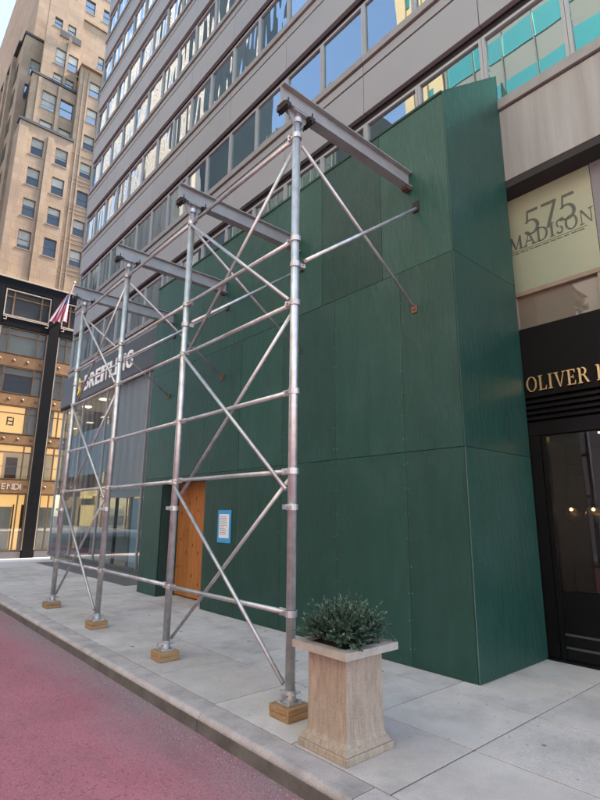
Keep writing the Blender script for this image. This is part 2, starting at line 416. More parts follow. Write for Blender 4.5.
for k in range(NF):
    zb = B0+k*FH
    for j in range(0, NB, 2):
        y = Y0+j*BAY
        inst('spandrel_panel', me_panel, bld, (6.70, y, zb))
        inst('trim_strip', me_strip, bld, (6.70, y, zb+.945))
        inst('sill_ledge', me_ledge, bld, (6.70, y, zb+1.20))
    if k < NF-1: floor_row(zb+1.372, me_pane if k == 0 else me_panew)
# corner post and north side
box('corner_post', M['panel'], bld, 6.72, 6.95, Y1-.118, Y1+.02, 6.56, 37.6)
box('north_wall', M['panel'], bld, 6.952, 27, Y1-.12, Y1, 6.56, 37.6)
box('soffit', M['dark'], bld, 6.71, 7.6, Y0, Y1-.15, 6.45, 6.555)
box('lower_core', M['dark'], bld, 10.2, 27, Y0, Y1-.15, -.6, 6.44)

# ------------------------------------------------------------------ lettering
def to_wall(y, z, x):      # local x -> -Y, y -> Z, z -> -X
    return Matrix(((0,0,-1,x),(-1,0,0,y),(0,1,0,z),(0,0,0,1)))
def to_south(x, z, y):     # local x -> X, y -> Z, z -> -Y
    return Matrix(((1,0,0,x),(0,0,-1,y),(0,1,0,z),(0,0,0,1)))
def arc(cx, cy, rx, ry, a0, a1, tx, ty, n=14):
    """band between an ellipse and an inner ellipse"""
    out = []; inn = []
    for i in range(n+1):
        t = R(a0+(a1-a0)*i/n)
        out.append((cx+rx*math.cos(t), cy+ry*math.sin(t))); inn.append((cx+(rx-tx)*math.cos(t), cy+(ry-ty)*math.sin(t)))
    return [[out[i], out[i+1], inn[i+1], inn[i]] for i in range(n)]
def rect(x0, y0, x1, y1): return [[(x0,y0),(x1,y0),(x1,y1),(x0,y1)]]
K, H = .17, .07
def serif(x, y, w=.36): return rect(x-w/2, y, x+w/2, y+.055)
def stem_(x, s0=True, s1=True):
    g = rect(x-K/2, 0, x+K/2, 1)
    if s0: g += serif(x, 0)
    if s1: g += serif(x, .945)
    return g
GL = {
 'O': (1.0, arc(.5,.5,.46,.52,0,360,.16,.06,28)),
 'L': (.78, stem_(.2)+rect(.2,0,.70,.06)+[[(.70,0),(.72,.28),(.66,.28),(.60,.05)]]),
 'I': (.42, stem_(.2)),
 'V': (.98, [[(.10,1),(.46,0),(.54,0),(.29,1)], [(.46,0),(.54,0),(.88,1),(.80,1)]]+serif(.2,.945,.4)+serif(.84,.945,.3)),
 'E': (.78, stem_(.2)+rect(.2,0,.68,.06)+rect(.2,.94,.66,1)+rect(.2,.48,.54,.54)+[[(.68,0),(.71,.27),(.65,.27),(.58,.05)]]+[[(.66,1),(.68,.76),(.62,.76),(.57,.95)]]+rect(.50,.38,.55,.64)),
 'R': (.90, stem_(.2)+arc(.42,.745,.30,.255,-90,90,.15,.06)+rect(.2,.94,.43,1)+rect(.2,.49,.43,.55)+[[(.42,.52),(.72,.0),(.90,.0),(.56,.52)]]),
 'P': (.80, stem_(.2)+arc(.42,.74,.30,.26,-90,90,.15,.06)+rect(.2,.94,.43,1)+rect(.2,.48,.43,.54)),
 'S': (.66, arc(.34,.745,.24,.275,20,250,.10,.09)+arc(.32,.265,.26,.285,-160,75,.11,.09)),
 'M': (1.20, [[(.16,0),(.22,0),(.28,1),(.16,1)], [(.16,1),(.32,1),(.64,.05),(.56,.0)], [(.56,0),(.62,0),(1.0,1),(.94,1)], [(.88,1),(1.04,1),(1.08,0),(.92,0)]]+serif(.18,0,.3)+serif(1.0,0,.36)),
 'A': (.98, [[(.42,1),(.52,1),(.90,0),(.72,0)], [(.44,1),(.50,1),(.18,0),(.10,0)]]+rect(.26,.32,.68,.38)+serif(.14,0,.28)+serif(.82,0,.36)),
 'D': (1.0, stem_(.2)+arc(.40,.5,.52,.5,-90,90,.16,.06,18)+rect(.2,0,.42,.06)+rect(.2,.94,.42,1)),
 'N': (1.0, rect(.16,0,.22,1)+rect(.84,0,.90,1)+[[(.12,1),(.30,1),(.90,0),(.84,0)]]+serif(.19,0,.3)+serif(.87,.945,.3)),
 '5': (.72, rect(.20,.90,.64,1)+[[(.20,1),(.26,1),(.22,.56),(.14,.52)]]+arc(.32,.31,.33,.31,-150,135,.13,.06,18)),
 '7': (.70, rect(.08,.90,.66,1)+[[(.56,.95),(.66,.95),(.34,0),(.20,0)]]),
}
def glyph_mesh(ch, h, depth, m, sxx=1.):
    mb = MB()
    for k, poly in enumerate(GL[ch][1]):
        e = .0004*(k % 5)
        mb.prism([(u*h*sxx, v*h) for u, v in poly], lambda u, v, d: (u, v, d), 0, depth+e)
    return mb.mesh('letter', m)
def write(text, h, depth, m, parent, mtx, sxx=1., gap=.06, name='letter'):
    x = 0
    for ch in text:
        if ch == ' ': x += .45*h*sxx; continue
        place(bpy.data.objects.new(name, glyph_mesh(ch, h, depth, m, sxx)), parent, mtx @ T(Vector((x, 0, 0))))
        x += (GL[ch][0]+gap)*h*sxx
    return x
def sans(ch, h, depth, m, bold=.02):
    cu = bpy.data.curves.new('letter_curve', 'FONT'); cu.body = ch; cu.size = h/.70; cu.extrude = depth/2; cu.offset = bold*h
    cu.resolution_u = 4
    o = bpy.data.objects.new('letter_tmp', cu); col.objects.link(o)
    dg = bpy.context.evaluated_depsgraph_get()
    me = bpy.data.meshes.new_from_object(o.evaluated_get(dg)); me.name = 'letter'
    bpy.data.objects.remove(o); me.materials.clear(); me.materials.append(m)
    return me

# ------------------------------------------------------------------ watch shop on the corner
shop = empty('corner_shop', (6.6, 17.5, 0), 'tall glazed corner shop front under the charcoal sign, beside the scaffold end', 'shop front')
ysp = [11.4, 14.85, 18.35, 20.9, 23.42]
for y in ysp:
    box('mullion', M['frame'], shop, 6.62, 6.70, y-.035, y+.035, .0, 6.2)
for a, c in zip(ysp, ysp[1:]):
    box('glass_pane', M['glass_clear'], shop, 6.65, 6.664, a+.04, c-.04, .12, 6.2)
    box('sill', M['granite'], shop, 6.60, 6.72, a+.036, c-.036, .01, .118)
box('glass_pane', M['glass_clear'], shop, 6.76, 9.9, 23.46, 23.475, -.1, 6.2)
M['cream'] = mat('cream_wall', (.52,.48,.40), .7, var=.06)
M['banner_blue'] = mat('banner_blue', (.46,.62,.72), .6, var=.08, scale=.7)
M['banner_grey'] = mat('banner_grey', (.55,.60,.62), .5, var=.04, scale=1.1, stretch=(1,1.4,.5))
box('interior_wall', M['cream'], shop, 9.9, 10.1, 11.2, 23.4, 0, 6.3)
box('interior_floor', M['cream'], shop, 6.74, 9.88, 11.2, 23.4, -.3, .0)
box('ceiling', M['cream'], shop, 6.74, 9.88, 11.2, 23.4, 6.22, 6.4)
box('side_wall', M['cream'], shop, 6.74, 9.88, 11.0, 11.15, 0, 6.2)
box('banner', M['banner_blue'], shop, 6.90, 6.93, 18.5, 23.35, 3.15, 4.9)
box('banner', M['banner_grey'], shop, 6.80, 6.83, 14.9, 18.2, 2.2, 6.15)
M['lit_cream'] = emit('lit_display', (1.0,.72,.30), .8)
for (y0, y1, z0, z1) in ((18.9,19.6,2.45,2.95),(20.0,22.8,2.55,2.95),(19.2,20.0,.9,2.1)):
    box('lit_display', M['lit_cream'], shop, 9.2, 9.6, y0, y1, z0, z1)
M['ceil_light'] = emit('ceiling_light', (1.0,.86,.66), 1.6)  # glowing squares added under the ceiling to brighten the dark shop interior
for y in (13, 15.5, 18, 20.5, 22.5):
    for x in (7.3, 8.8): box('ceiling_light', M['ceil_light'], shop, x-.15, x+.15, y-.15, y+.15, 6.19, 6.215)
box('door_frame', M['frame'], shop, 6.78, 6.86, 15.85, 15.95, 0, 2.2); box('door_frame', M['black_matt'], shop, 6.78, 6.86, 17.0, 17.1, 0, 2.2)
box('door_leaf', M['banner_blue'], shop, 6.82, 6.85, 14.95, 15.8, .05, 2.15)
box('door_handle', M['chrome'], shop, 6.72, 6.75, 15.98, 16.02, .9, 1.6)
box('counter', mat('counter', (.22,.24,.23), .4), shop, 8.0, 8.8, 18.6, 22.6, .0, 1.1)

sg = empty('shop_sign', (6.55, 17.6, 6.2), 'charcoal sign band with white letters and a yellow B over the corner shop', 'sign')
MB().box(6.55, 6.695, 11.4, 23.75, 6.17, 7.47).build('sign_panel', M['sign_grey'], sg, bevel=.05, seg=3)
box('sign_lip', M['black_matt'], sg, 6.57, 6.69, 11.4, 23.7, 6.09, 6.165)
yy = 20.75
for ch, wd in zip('BREITLING', (.62,.62,.56,.30,.54,.52,.30,.64,.62)):
    me = sans(ch, .60, .03, M['white'], .032)
    xs_ = [v.co.x for v in me.vertices]; x0 = min(xs_); sc = 1.0
    for v in me.vertices: v.co.x = (v.co.x-x0)*(wd*.85)/(max(xs_)-x0)
    place(bpy.data.objects.new('letter', me), sg, to_wall(yy, 6.50, 6.535))
    yy -= wd*1.01
me = sans('B', .72, .06, M['yellow'], .03)
place(bpy.data.objects.new('letter', me), sg, to_wall(21.75, 6.42, 6.535))

# ------------------------------------------------------------------ eyewear shop beside the hoarding
op = empty('black_shop', (6.7, 0, 0), 'black shop front with glass door beside the near end of the green hoarding', 'shop front')
YE = -4.3
box('fascia', M['black_matt'], op, 6.72, 6.95, YE, 3.3, 3.24, 4.215)
for i in range(4):
    z = 2.93+i*.075
    box('louvre', M['black_gloss'], op, 6.70, 6.80, YE, 3.3, z, z+.035)
box('louvre_back', M['black_matt'], op, 6.82, 6.95, YE, 3.3, 2.9, 3.235)
box('lintel', M['black_gloss'], op, 6.705, 6.95, YE, 3.3, 2.72, 2.895)
box('frame_post', M['black_gloss'], op, 6.71, 6.85, 2.93, 3.3, .0, 2.715)
box('frame_post', M['black_gloss'], op, 6.73, 6.83, 2.86, 2.925, .0, 2.715)
box('frame_post', M['black_gloss'], op, 6.71, 6.85, 1.45, 1.60, .0, 2.715)
box('bottom_rail', M['black_gloss'], op, 6.73, 6.83, 1.605, 2.855, .03, .80)
box('kick_trim', M['steel_trim'], op, 6.715, 6.728, 1.605, 2.855, .30, .325)
box('kick_trim', M['steel_trim'], op, 6.715, 6.728, 1.605, 2.855, .155, .18)
box('threshold', M['black_gloss'], op, 6.66, 6.85, YE, 3.2, .006, .028)
box('glass_pane', M['glass_dark'], op, 6.77, 6.785, 1.605, 2.855, .81, 2.71)
box('glass_pane', M['glass_dark'], op, 6.77, 6.785, YE, 1.445, .5, 2.71)
box('bottom_rail', M['black_gloss'], op, 6.73, 6.83, YE, 1.445, .03, .49)
box('door_handle', M['chrome'], op, 6.66, 6.68, 1.74, 1.78, 1.15, 1.7)
M['brown'] = mat('brown_panel', (.13,.06,.028), .5, c2=(.075,.034,.017), scale=3, stretch=(6,6,.5))
box('interior_wall', M['brown'], op, 9.6, 9.75, YE, 3.4, 0, 2.85)
box('interior_wall', M['brown'], op, 7.0, 9.58, 3.42, 3.5, 0, 2.85)
box('interior_floor', M['brown'], op, 6.86, 9.58, YE, 3.4, -.2, .004)
box('ceiling', M['black_matt'], op, 6.96, 9.58, YE, 3.4, 2.86, 2.95)
box('cabinet', M['brown'], op, 8.5, 9.0, 2.8, 3.38, 0.02, 2.3)
box('cabinet', M['black_matt'], op, 8.6, 9.0, 1.2, 2.35, 0.02, 2.6)
M['warm'] = emit('warm_lamp', (1.0,.66,.25), 5)
for y in (2.5, 2.36, 2.2, 2.0, 1.8):
    MB().lathe((7.6, y, 2.80), [(.001,0),(.03,.0),(.03,.055),(.001,.056)], 10).build('spotlight', M['warm'], op)
M['bronze_cord'] = mat('bronze_cord', (.12,.08,.04), .5, .6)
M['lampglass'] = mat('lamp_glass', (.62,.42,.18), .25, .7, var=.2)
for y, x, lbl in ((2.98, 7.6, 'round brass pendant lamp behind the black shop door, nearer the green hoarding'), (2.70, 7.6, 'round brass pendant lamp behind the black shop door, farther from the green hoarding')):
    lp = empty('pendant_lamp', (x, y, 1.55), lbl, 'lamp', 'pendant lamps in the black shop')
    MB().lathe((x, y, 1.72), [(.001,-.115),(.05,-.10),(.10,-.06),(.12,0),(.10,.06),(.05,.10),(.012,.115)], 20).build('globe', M['lampglass'], lp, smooth=True)
    MB().tube((x, y, 1.83), (x, y, 2.86), .005, 8).build('cord', M['bronze_cord'], lp)
    MB().lathe((x-.085, y-.03, 1.78), [(.001,-.025),(.02,-.012),(.022,.008),(.001,.025)], 10).build('bulb', M['warm'], lp)
sg2 = empty('shop_sign', (6.7, 2.0, 3.3), 'gold raised serif letters on the black fascia beside the hoarding', 'sign')
write('OLIVER PEOPLES', .20, .03, M['gold'], sg2, to_wall(3.04, 3.31, 6.715), .77, .06)

# transom and address poster above it
box('transom_rail', M['tan_frame'], op, 6.93, 7.05, YE, 3.3, 4.22, 4.285)
box('transom_rail', M['tan_frame'], op, 6.93, 7.05, YE, 3.3, 4.80, 4.86)
for y in (3.22, 2.06, .9, -.3): box('transom_post', M['tan_frame'], op, 6.94, 7.05, y-.03, y+.03, 4.287, 4.798)
for a, c in ((2.09,3.19),(.93,2.03),(-.27,.87)):
    box('transom_pane', M['tan_glass'], op, 7.0, 7.015, a, c, 4.287, 4.798)
box('transom_back', M['dark'], op, 7.06, 7.2, YE, 3.3, 4.22, 4.9)
po = empty('window_poster', (7.03, 2.6, 4.9), 'pale green window poster reading 575 MADISON above the black shop', 'poster')
box('poster_sheet', M['poster'], po, 7.05, 7.075, 2.06, 3.42, 4.87, 6.45)
box('poster_rule', M['ledge'], po, 7.03, 7.08, 2.0, 3.42, 4.862, 4.90)
mt = to_wall(3.03, 5.76, 7.046)
write('575', .40, .003, M['poster_ink'], po, mt, .92, -.02)
write('MADISON', .215, .003, M['poster_ink'], po, to_wall(3.27, 5.60, 7.047), .86, .03)
box('poster_line', M['poster_ink'], po, 7.045, 7.0475, 2.17, 3.25, 5.565, 5.570)
random.seed(3)
y = 3.25
while y > 2.2:                       # the small print under the address, too fine to read
    w = random.uniform(.03,.10)
    box('small_print', M['poster_ink'], po, 7.045, 7.0475, max(y-w,2.17), y, 5.528, 5.541); y -= w+random.uniform(.012,.03)
box('grey_infill', M['grey_panel'], op, 7.04, 7.075, YE, 2.05, 4.87, 6.45)

# ------------------------------------------------------------------ green plywood hoarding
M['bead'] = mat('worn_green', (.07,.125,.11), .6, var=.3, scale=12)
ho = empty('plywood_hoarding', (5.13, 7.2, 0), 'tall dark green painted plywood hoarding boxing in the shop front', 'hoarding')
XF = 5.13; YN = 3.07; YF = 11.32
random.seed(11)
def ply(y0, y1, z0, z1):
    d = random.uniform(-.0025, .0025); g = .003
    MB().box(XF+d, XF+d+.018, y0+g, y1-g, z0+g, z1-g).build('plywood_panel', M['green'], ho, bevel=.0015, seg=1)
ra = [YN+.02,3.90,5.12,6.34,7.56,8.62]
for a, c in zip(ra, ra[1:]): ply(a, c, .004, 2.44)
ply(10.42, YF, .004, 2.44)
rb = [YN+.02,3.90,5.12,6.34,7.56,8.78,10.0,YF]
for a, c in zip(rb, rb[1:]): ply(a, c, 2.44, 4.85)
rc = [YN+.02,4.18,5.40,6.62,7.84,9.06,10.28,YF]
for a, c in zip(rc, rc[1:]): ply(a, c, 4.85, 7.15)
box('header_board', M['green'], ho, XF+.003, XF+.021, 8.622, 10.418, 2.36, 2.438)
sd = [(0.004,2.44),(2.44,4.86)]
for z0, z1 in sd:
    MB().box(XF-.002, 6.69, YN, YN+.018, z0+.002, z1-.002).build('plywood_panel', M['green'], ho, bevel=.0015, seg=1)
MB().hexa([(XF-.002,YN,4.862),(6.69,YN,4.862),(6.69,YN+.018,4.862),(XF-.002,YN+.018,4.862)], [(XF-.002,YN,7.17),(6.69,YN,8.44),(6.69,YN+.018,8.44),(XF-.002,YN+.018,7.17)]).build('plywood_panel', M['green'], ho)
box('plywood_panel', M['green'], ho, XF+.03, 6.60, YF-.02, YF-.002, .004, 7.1)
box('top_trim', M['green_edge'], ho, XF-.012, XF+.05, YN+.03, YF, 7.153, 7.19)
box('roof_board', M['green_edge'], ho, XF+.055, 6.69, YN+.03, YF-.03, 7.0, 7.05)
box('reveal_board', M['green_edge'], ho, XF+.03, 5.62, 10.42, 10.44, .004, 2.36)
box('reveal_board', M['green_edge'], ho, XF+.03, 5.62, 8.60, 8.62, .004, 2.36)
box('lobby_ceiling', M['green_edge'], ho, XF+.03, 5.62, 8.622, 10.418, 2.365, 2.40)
box('back_board', M['dark'], ho, 5.64, 5.66, 8.5, 10.5, .004, 2.5)
do = box('door', M['green_edge'], ho, 5.585, 5.60, 8.7, 10.412, .02, 2.352)
ypl = [8.72, 9.06, 9.36, 9.60, 9.87, 10.14, 10.41]
for a, c in zip(ypl, ypl[1:]):
    MB().box(5.55, 5.584, a+.003, c-.003, .03, 2.345).build('plank', M['wood_door'], do, bevel=.003, seg=1)
for (y, z) in ((9.93,1.9),(9.98,.9),(9.7,.45),(9.75,1.6),(9.66,2.0),(9.5,.9),(9.96,1.35),(9.55,1.75),(9.72,1.05),(9.45,.3),(10.25,1.7),(10.3,.6),(10.22,1.15),(10.05,2.1),(10.35,2.2)):
    MB().lathe((0,0,0), [(.001,.0012),(.016,.001),(.022,0)], 9).build('knot', M['knot'], do, loc=(5.5495, y, z), rot=Matrix.Rotation(-math.pi/2, 4, 'Y') @ Matrix.Scale(1.8, 4, (1,0,0)))
for z in (.62, 1.25): MB().box(5.538, 5.5485, 9.9, 10.38, z, z+.02).build('batten', M['wood_door'], do)
# rusted screw heads show as pale dots along the joints
mb = MB()
for yj in (3.90, 5.12, 6.34):
    for z in [.2+.3*i for i in range(15)]:
        for s in (-.025, .025): mb.tube((XF-.0035, yj+s, z+random.uniform(-.02,.02)), (XF+.004, yj+s, z), .0055, 6)
for z in (2.41, 2.47, 4.82, 4.89):
    for i in range(20): mb.tube((XF-.0035, 3.2+i*.4, z), (XF+.004, 3.2+i*.4, z), .0055, 6)
so = mb.build('screw_heads', mat('screw', (.10,.15,.135), .5), ho); so['kind'] = 'stuff'

box('corner_bead', M['bead'], ho, XF-.008, XF-.0035, YN-.003, YN+.004, .004, 2.43)
nt = empty('notice', (5.12, 7.9, 1.2), 'white permit notice taped with blue border on the green hoarding beside the door', 'notice')
box('blue_border', M['blue_tape'], nt, 5.118, 5.1255, 7.69, 8.11, 1.19, 1.75)
box('sheet', M['paper'], nt, 5.114, 5.1178, 7.745, 8.055, 1.27, 1.68)
random.seed(5)
for i in range(11):
    z = 1.64-i*.03; w = random.uniform(.12,.24)
    box('print_line', M['ink'], nt, 5.1128, 5.1138, 8.03-w, 8.03, z-.008, z)

# ------------------------------------------------------------------ scaffold
sc = empty('scaffold', (3.12, 7, 0), 'galvanised steel tube scaffold with overhead beams along the kerb in front of the hoarding', 'scaffold')
XP = 3.12; PY = [3.68, 5.97, 8.2, 10.42]; ZB = .105
RZ = [.82, 2.07, 2.84, 3.76, 4.47, 5.71]
random.seed(21)
def clamp(parent, x, y, z, a):
    m = MB(); m.lathe((x, y, z), [(.046,-.028),(.055,-.028),(.055,.028),(.046,.028)], 16)
    d = Vector((math.cos(a), math.sin(a), 0)); n = Vector((-d.y, d.x, 0))
    p = Vector((x, y, z))+d*.075
    m.hexa([p+(-n*.018-d*.03)+Vector((0,0,-.022)), p+(-n*.018+d*.03)+Vector((0,0,-.022)), p+(n*.018+d*.03)+Vector((0,0,-.022)), p+(n*.018-d*.03)+Vector((0,0,-.022))],
           [p+(-n*.018-d*.03)+Vector((0,0,.022)), p+(-n*.018+d*.03)+Vector((0,0,.022)), p+(n*.018+d*.03)+Vector((0,0,.022)), p+(n*.018-d*.03)+Vector((0,0,.022))])
    m.tube(p-n*.05, p+n*.05, .008, 8); m.tube(p+n*.03, p+n*.048, .015, 6)
    return m.build('clamp', M['steel_dull'], parent)
posts = []
for i, y in enumerate(PY):
    lean = random.uniform(-.01,.01)
    po_ = MB().tube((XP, y, ZB+.012), (XP+lean, y, 6.0), .043, 20).build('post', M['steel'], sc, smooth=True)
    posts.append(po_)
    # base plate with socket and bolts
    bp_ = MB().box(XP-.085, XP+.085, y-.085, y+.085, ZB, ZB+.012)
    bp_.lathe((XP, y, ZB+.012), [(.05,0),(.052,.02),(.05,.09),(.044,.09)], 16)
    for dx, dy in ((-1,-1),(1,-1),(1,1),(-1,1)): bp_.tube((XP+dx*.062, y+dy*.062, ZB+.012), (XP+dx*.062, y+dy*.062, ZB+.03), .012, 6)
    bp_.tube((XP-.10, y-.02, ZB+.07), (XP+.10, y-.02, ZB+.07), .011, 8); bp_.tube((XP-.03, y-.09, ZB+.085), (XP-.03, y+.09, ZB+.085), .009, 8)
    bp_.box(XP-.115, XP-.085, y-.04, y+.0, ZB+.05, ZB+.09)
    bp_.build('base_plate', M['steel_dull'], po_)
    for k, z in enumerate(RZ): clamp(po_, XP, y, z, -math.pi/2 if i != 0 else math.pi/2+.4*(k % 2))
    clamp(po_, XP, y, 1.74, math.pi); clamp(po_, XP, y, 4.18, -.3); clamp(po_, XP, y, 5.9, .3)
    MB().box(XP-.10, XP+.10, y-.06, y+.06, 5.985, 6.0).build('head_plate', M['steel_dull'], po_)
    bk = MB()
    bk.prism([(-.16,6.0),(-.03,5.80),(.03,5.80),(.16,6.0)], lambda u, v, d, y=y: (XP+u, y+d, v), -.008, .008)
    bk.build('head_gusset', M['beam'], po_)
    # wooden block under the foot
    bl = empty('wooden_block', (XP, y, 0), 'stacked timber block under the %s scaffold post %s' % (('first','second','third','last')[i], ('beside the stone planter','counted from the planter','counted from the planter','by the street corner')[i]), 'block', 'timber blocks under the scaffold posts')
    for q in range(2):
        MB().box(-.125+random.uniform(-.006,.006), .125, -.125, .125+random.uniform(-.006,.006), .002+q*.051, .051+q*.0515).build('timber', M['block'], bl, bevel=.004, seg=1, loc=(XP, y, 0), rot=Matrix.Rotation(random.uniform(-.05,.05), 4, 'Z'))
# rails run along the street side of the posts
def tubew(name, a, b, r, m, parent=sc, flat=.0):
    mb = MB().tube(a, b, r, 12)
    return mb.build(name, m, parent, smooth=True)
def rail(y0, y1, z, x=XP-.0):
    dz = random.uniform(-.012,.012)
    ra_ = tubew('rail', (x, y0+.07, z), (x, y1-.07, z+dz), .0235, M['steel_dull'])
    for ye, zz, s in ((y0, z, 1), (y1, z+dz, -1)):      # hammered flat ends bolted to the clamp
        MB().box(x-.014, x+.014, min(ye+s*.045, ye+s*.16), max(ye+s*.045, ye+s*.16), zz-.032, zz+.032).build('rail_end', M['steel'], ra_, bevel=.006, seg=1)
for z in RZ:
    for a, c in zip(PY, PY[1:]): rail(a, c, z)
def brace(ya, za, yb, zb, dx):
    tubew('brace', (XP+dx, ya, za), (XP+dx, yb, zb), .020, M['steel_dull'])
for a, c in ((PY[0], PY[1]), (PY[2], PY[3])):
    s = .055
    brace(a+.05, 3.80, c-.05, 5.66, -.035); brace(a+.05, 5.66, c-.05, 3.78, .035)
    brace(a+.05, 1.90, c-.05, 3.73, -.035); brace(a+.07, 3.70, c-.10, 1.92, .035)
    brace(a+.05, .25, c-.05, 2.0, -.035); brace(a+.07, 2.02, c-.06, .24, .035)
# crossed ties from each post back to the hoarding
for i, y in enumerate(PY):
    tubew('wall_tie', (XP+.03, y-.05, 5.58), (XF-.012, y-.02, 4.27), .019, M['steel_dull'])
    tubew('wall_tie', (XP+.03, y-.12, 4.19), (XF-.006, y-.10, 5.66), .021, M['steel_dull'])
    MB().box(XF-.02, XF-.004, y-.05, y+.03, 4.21, 4.31).tube((XF-.05, y-.02, 4.265), (XF-.006, y-.02, 4.26), .022, 8).build('wall_bracket', M['rust'], sc)
    MB().box(XF-.016, XF-.004, y-.15, y-.05, 5.61, 5.76).build('wall_bracket', M['black_iron'], sc)
    # overhead I-beam
    z0, z1 = 6.002, 6.235; hw = .065; xa, xb = 2.88, XF-.006
    bm_ = MB()
    bm_.box(xa, xb, y-hw, y+hw, z0, z0+.014); bm_.box(xa, xb, y-hw, y+hw, z1-.014, z1); bm_.box(xa+.001, xb-.001, y-.006, y+.006, z0+.0145, z1-.0145)
    be = bm_.build('beam', M['beam'], sc)
    for dx in (-.19, .16):
        cl = MB().box(XP+dx-.035, XP+dx+.035, y-hw-.02, y+hw+.02, z0-.05, z0-.002)
        cl.tube((XP+dx, y-hw-.012, z0-.08), (XP+dx, y-hw-.012, z0+.05), .009, 8); cl.tube((XP+dx, y+hw+.012, z0-.08), (XP+dx, y+hw+.012, z0+.05), .009, 8)
        cl.build('beam_clip', M['black_iron'], be)
    MB().box(xb-.10, xb-.01, y-.05, y+.05, z0-.04, z0-.002).build('beam_seat', M['rust_dark'], be)

# ------------------------------------------------------------------ stone planter and shrub
PX, PYc = 3.075, 2.98
pl = empty('planter', (PX, PYc, 0), 'square stone planter pedestal with flared base at the kerb beside the scaffold', 'planter')
def frust(name, m, a, z0, bb, z1, bevel=.005):
    a, bb = a*.935, bb*.935
    MB().hexa([(PX-a,PYc-a,z0),(PX+a,PYc-a,z0),(PX+a,PYc+a,z0),(PX-a,PYc+a,z0)], [(PX-bb,PYc-bb,z1),(PX+bb,PYc-bb,z1),(PX+bb,PYc+bb,z1),(PX-bb,PYc+bb,z1)]).build(name, m, pl, bevel=bevel)
frust('plinth', M['stone'], .272, .0, .272, .048)
frust('plinth_step', M['stone'], .258, .0485, .240, .088)
sq = [(.238,.0885),(.227,.098),(.2195,.115),(.2155,.145),(.2135,.19),(.2115,.655)]
body = MB()
for (a, z) in [(p*.935, q_) for p, q_ in sq]: body.v += [(PX-a,PYc-a,z),(PX+a,PYc-a,z),(PX+a,PYc+a,z),(PX-a,PYc+a,z)]
for i in range(len(sq)-1):
    for k in range(4):
        j = (k+1) % 4; body.f.append((4*i+k, 4*i+j, 4*i+4+j, 4*i+4+k))
body.f += [(3,2,1,0), tuple(4*(len(sq)-1)+k for k in range(4))]
bo = body.build('body', M['stone'], pl)
frust('neck', M['stone_rim'], .225, .6555, .245, .672, .003)
rim = MB(); o, q = .288, .205
for (x0, x1, y0, y1) in ((-o,o,-o,-q),(-o,o,q,o),(-o,-q,-q,q),(q,o,-q,q)):
    rim.box(PX+x0, PX+x1, PYc+y0, PYc+y1, .673, .725)
rim.build('rim', M['stone_rim'], pl)
box('soil', M['soil'], pl, PX-q+.001, PX+q-.001, PYc-q+.001, PYc+q-.001, .674, .712)

sh = empty('shrub', (PX, PYc, .71), 'dense low evergreen shrub with drooping sprays in the stone planter', 'shrub')
random.seed(4)
lf = MB(); st = MB()
def leaf(p, d, up, s):
    d = d.normalized(); n = d.cross(up)
    if n.length < 1e-3: n = d.orthogonal()
    n.normalize(); k = len(lf.v); w = s*.24
    lf.v += [tuple(p), tuple(p+d*s*.5+n*w), tuple(p+d*s), tuple(p+d*s*.5-n*w)]
    lf.f.append((k, k+1, k+2, k+3))
clumps = [(random.uniform(0, 2*math.pi), random.random()**.55, random.uniform(.82,1.12)) for _ in range(52)]
for i in range(560):
    caz, crad, cl_ = clumps[i % 52]
    az = caz+random.gauss(0,.16); rad = min(1, max(0, crad+random.gauss(0,.07)))
    el = R(86-46*rad+random.gauss(0,11))
    ln = random.uniform(.17,.29) if rad > .45 else random.uniform(.24,.335)
    ln *= .93*cl_*(1.18 if random.random() < .06 else 1)
    p = Vector((PX+.11*rad*math.cos(az)+random.gauss(0,.03), PYc+.12*rad*math.sin(az)+random.gauss(0,.03), .715))
    d = Vector((math.cos(az)*math.cos(el), math.sin(az)*math.cos(el), math.sin(el)))
    nseg = 13; pts = [p.copy()]
    for k in range(nseg):
        d = (d+Vector((0,0,-.02-.06*(k/nseg)*rad))+Vector((random.gauss(0,.04),random.gauss(0,.04),random.gauss(0,.03)))).normalized()
        p = p+d*ln/nseg
        if p.z < .735: p.z = .735
        pts.append(p.copy())
    if i % 4 == 0:
        for k in range(0, nseg, 3): st.tube(pts[k], pts[min(k+3,nseg)], .0022, 4, cap=False)
    sd_ = d.cross(Vector((0,0,1))).normalized()
    for k in range(3, nseg+1):
        q0 = pts[k]; t = (pts[k]-pts[k-1]).normalized()
        for s in (-1, 1):
            for rep in range(2):
                dd = t*.8+sd_*s*random.uniform(.5,1.0)+Vector((random.gauss(0,.35),random.gauss(0,.35),random.gauss(0,.35)))
                leaf(q0+t*random.uniform(-.012,.012), dd, Vector((random.gauss(0,.5),random.gauss(0,.5),1)), random.uniform(.018,.034))
    leaf(pts[-1], d, Vector((0,0,1)), .03)
lf.build('foliage', M['leaf'], sh); st.build('stems', M['stem'], sh)

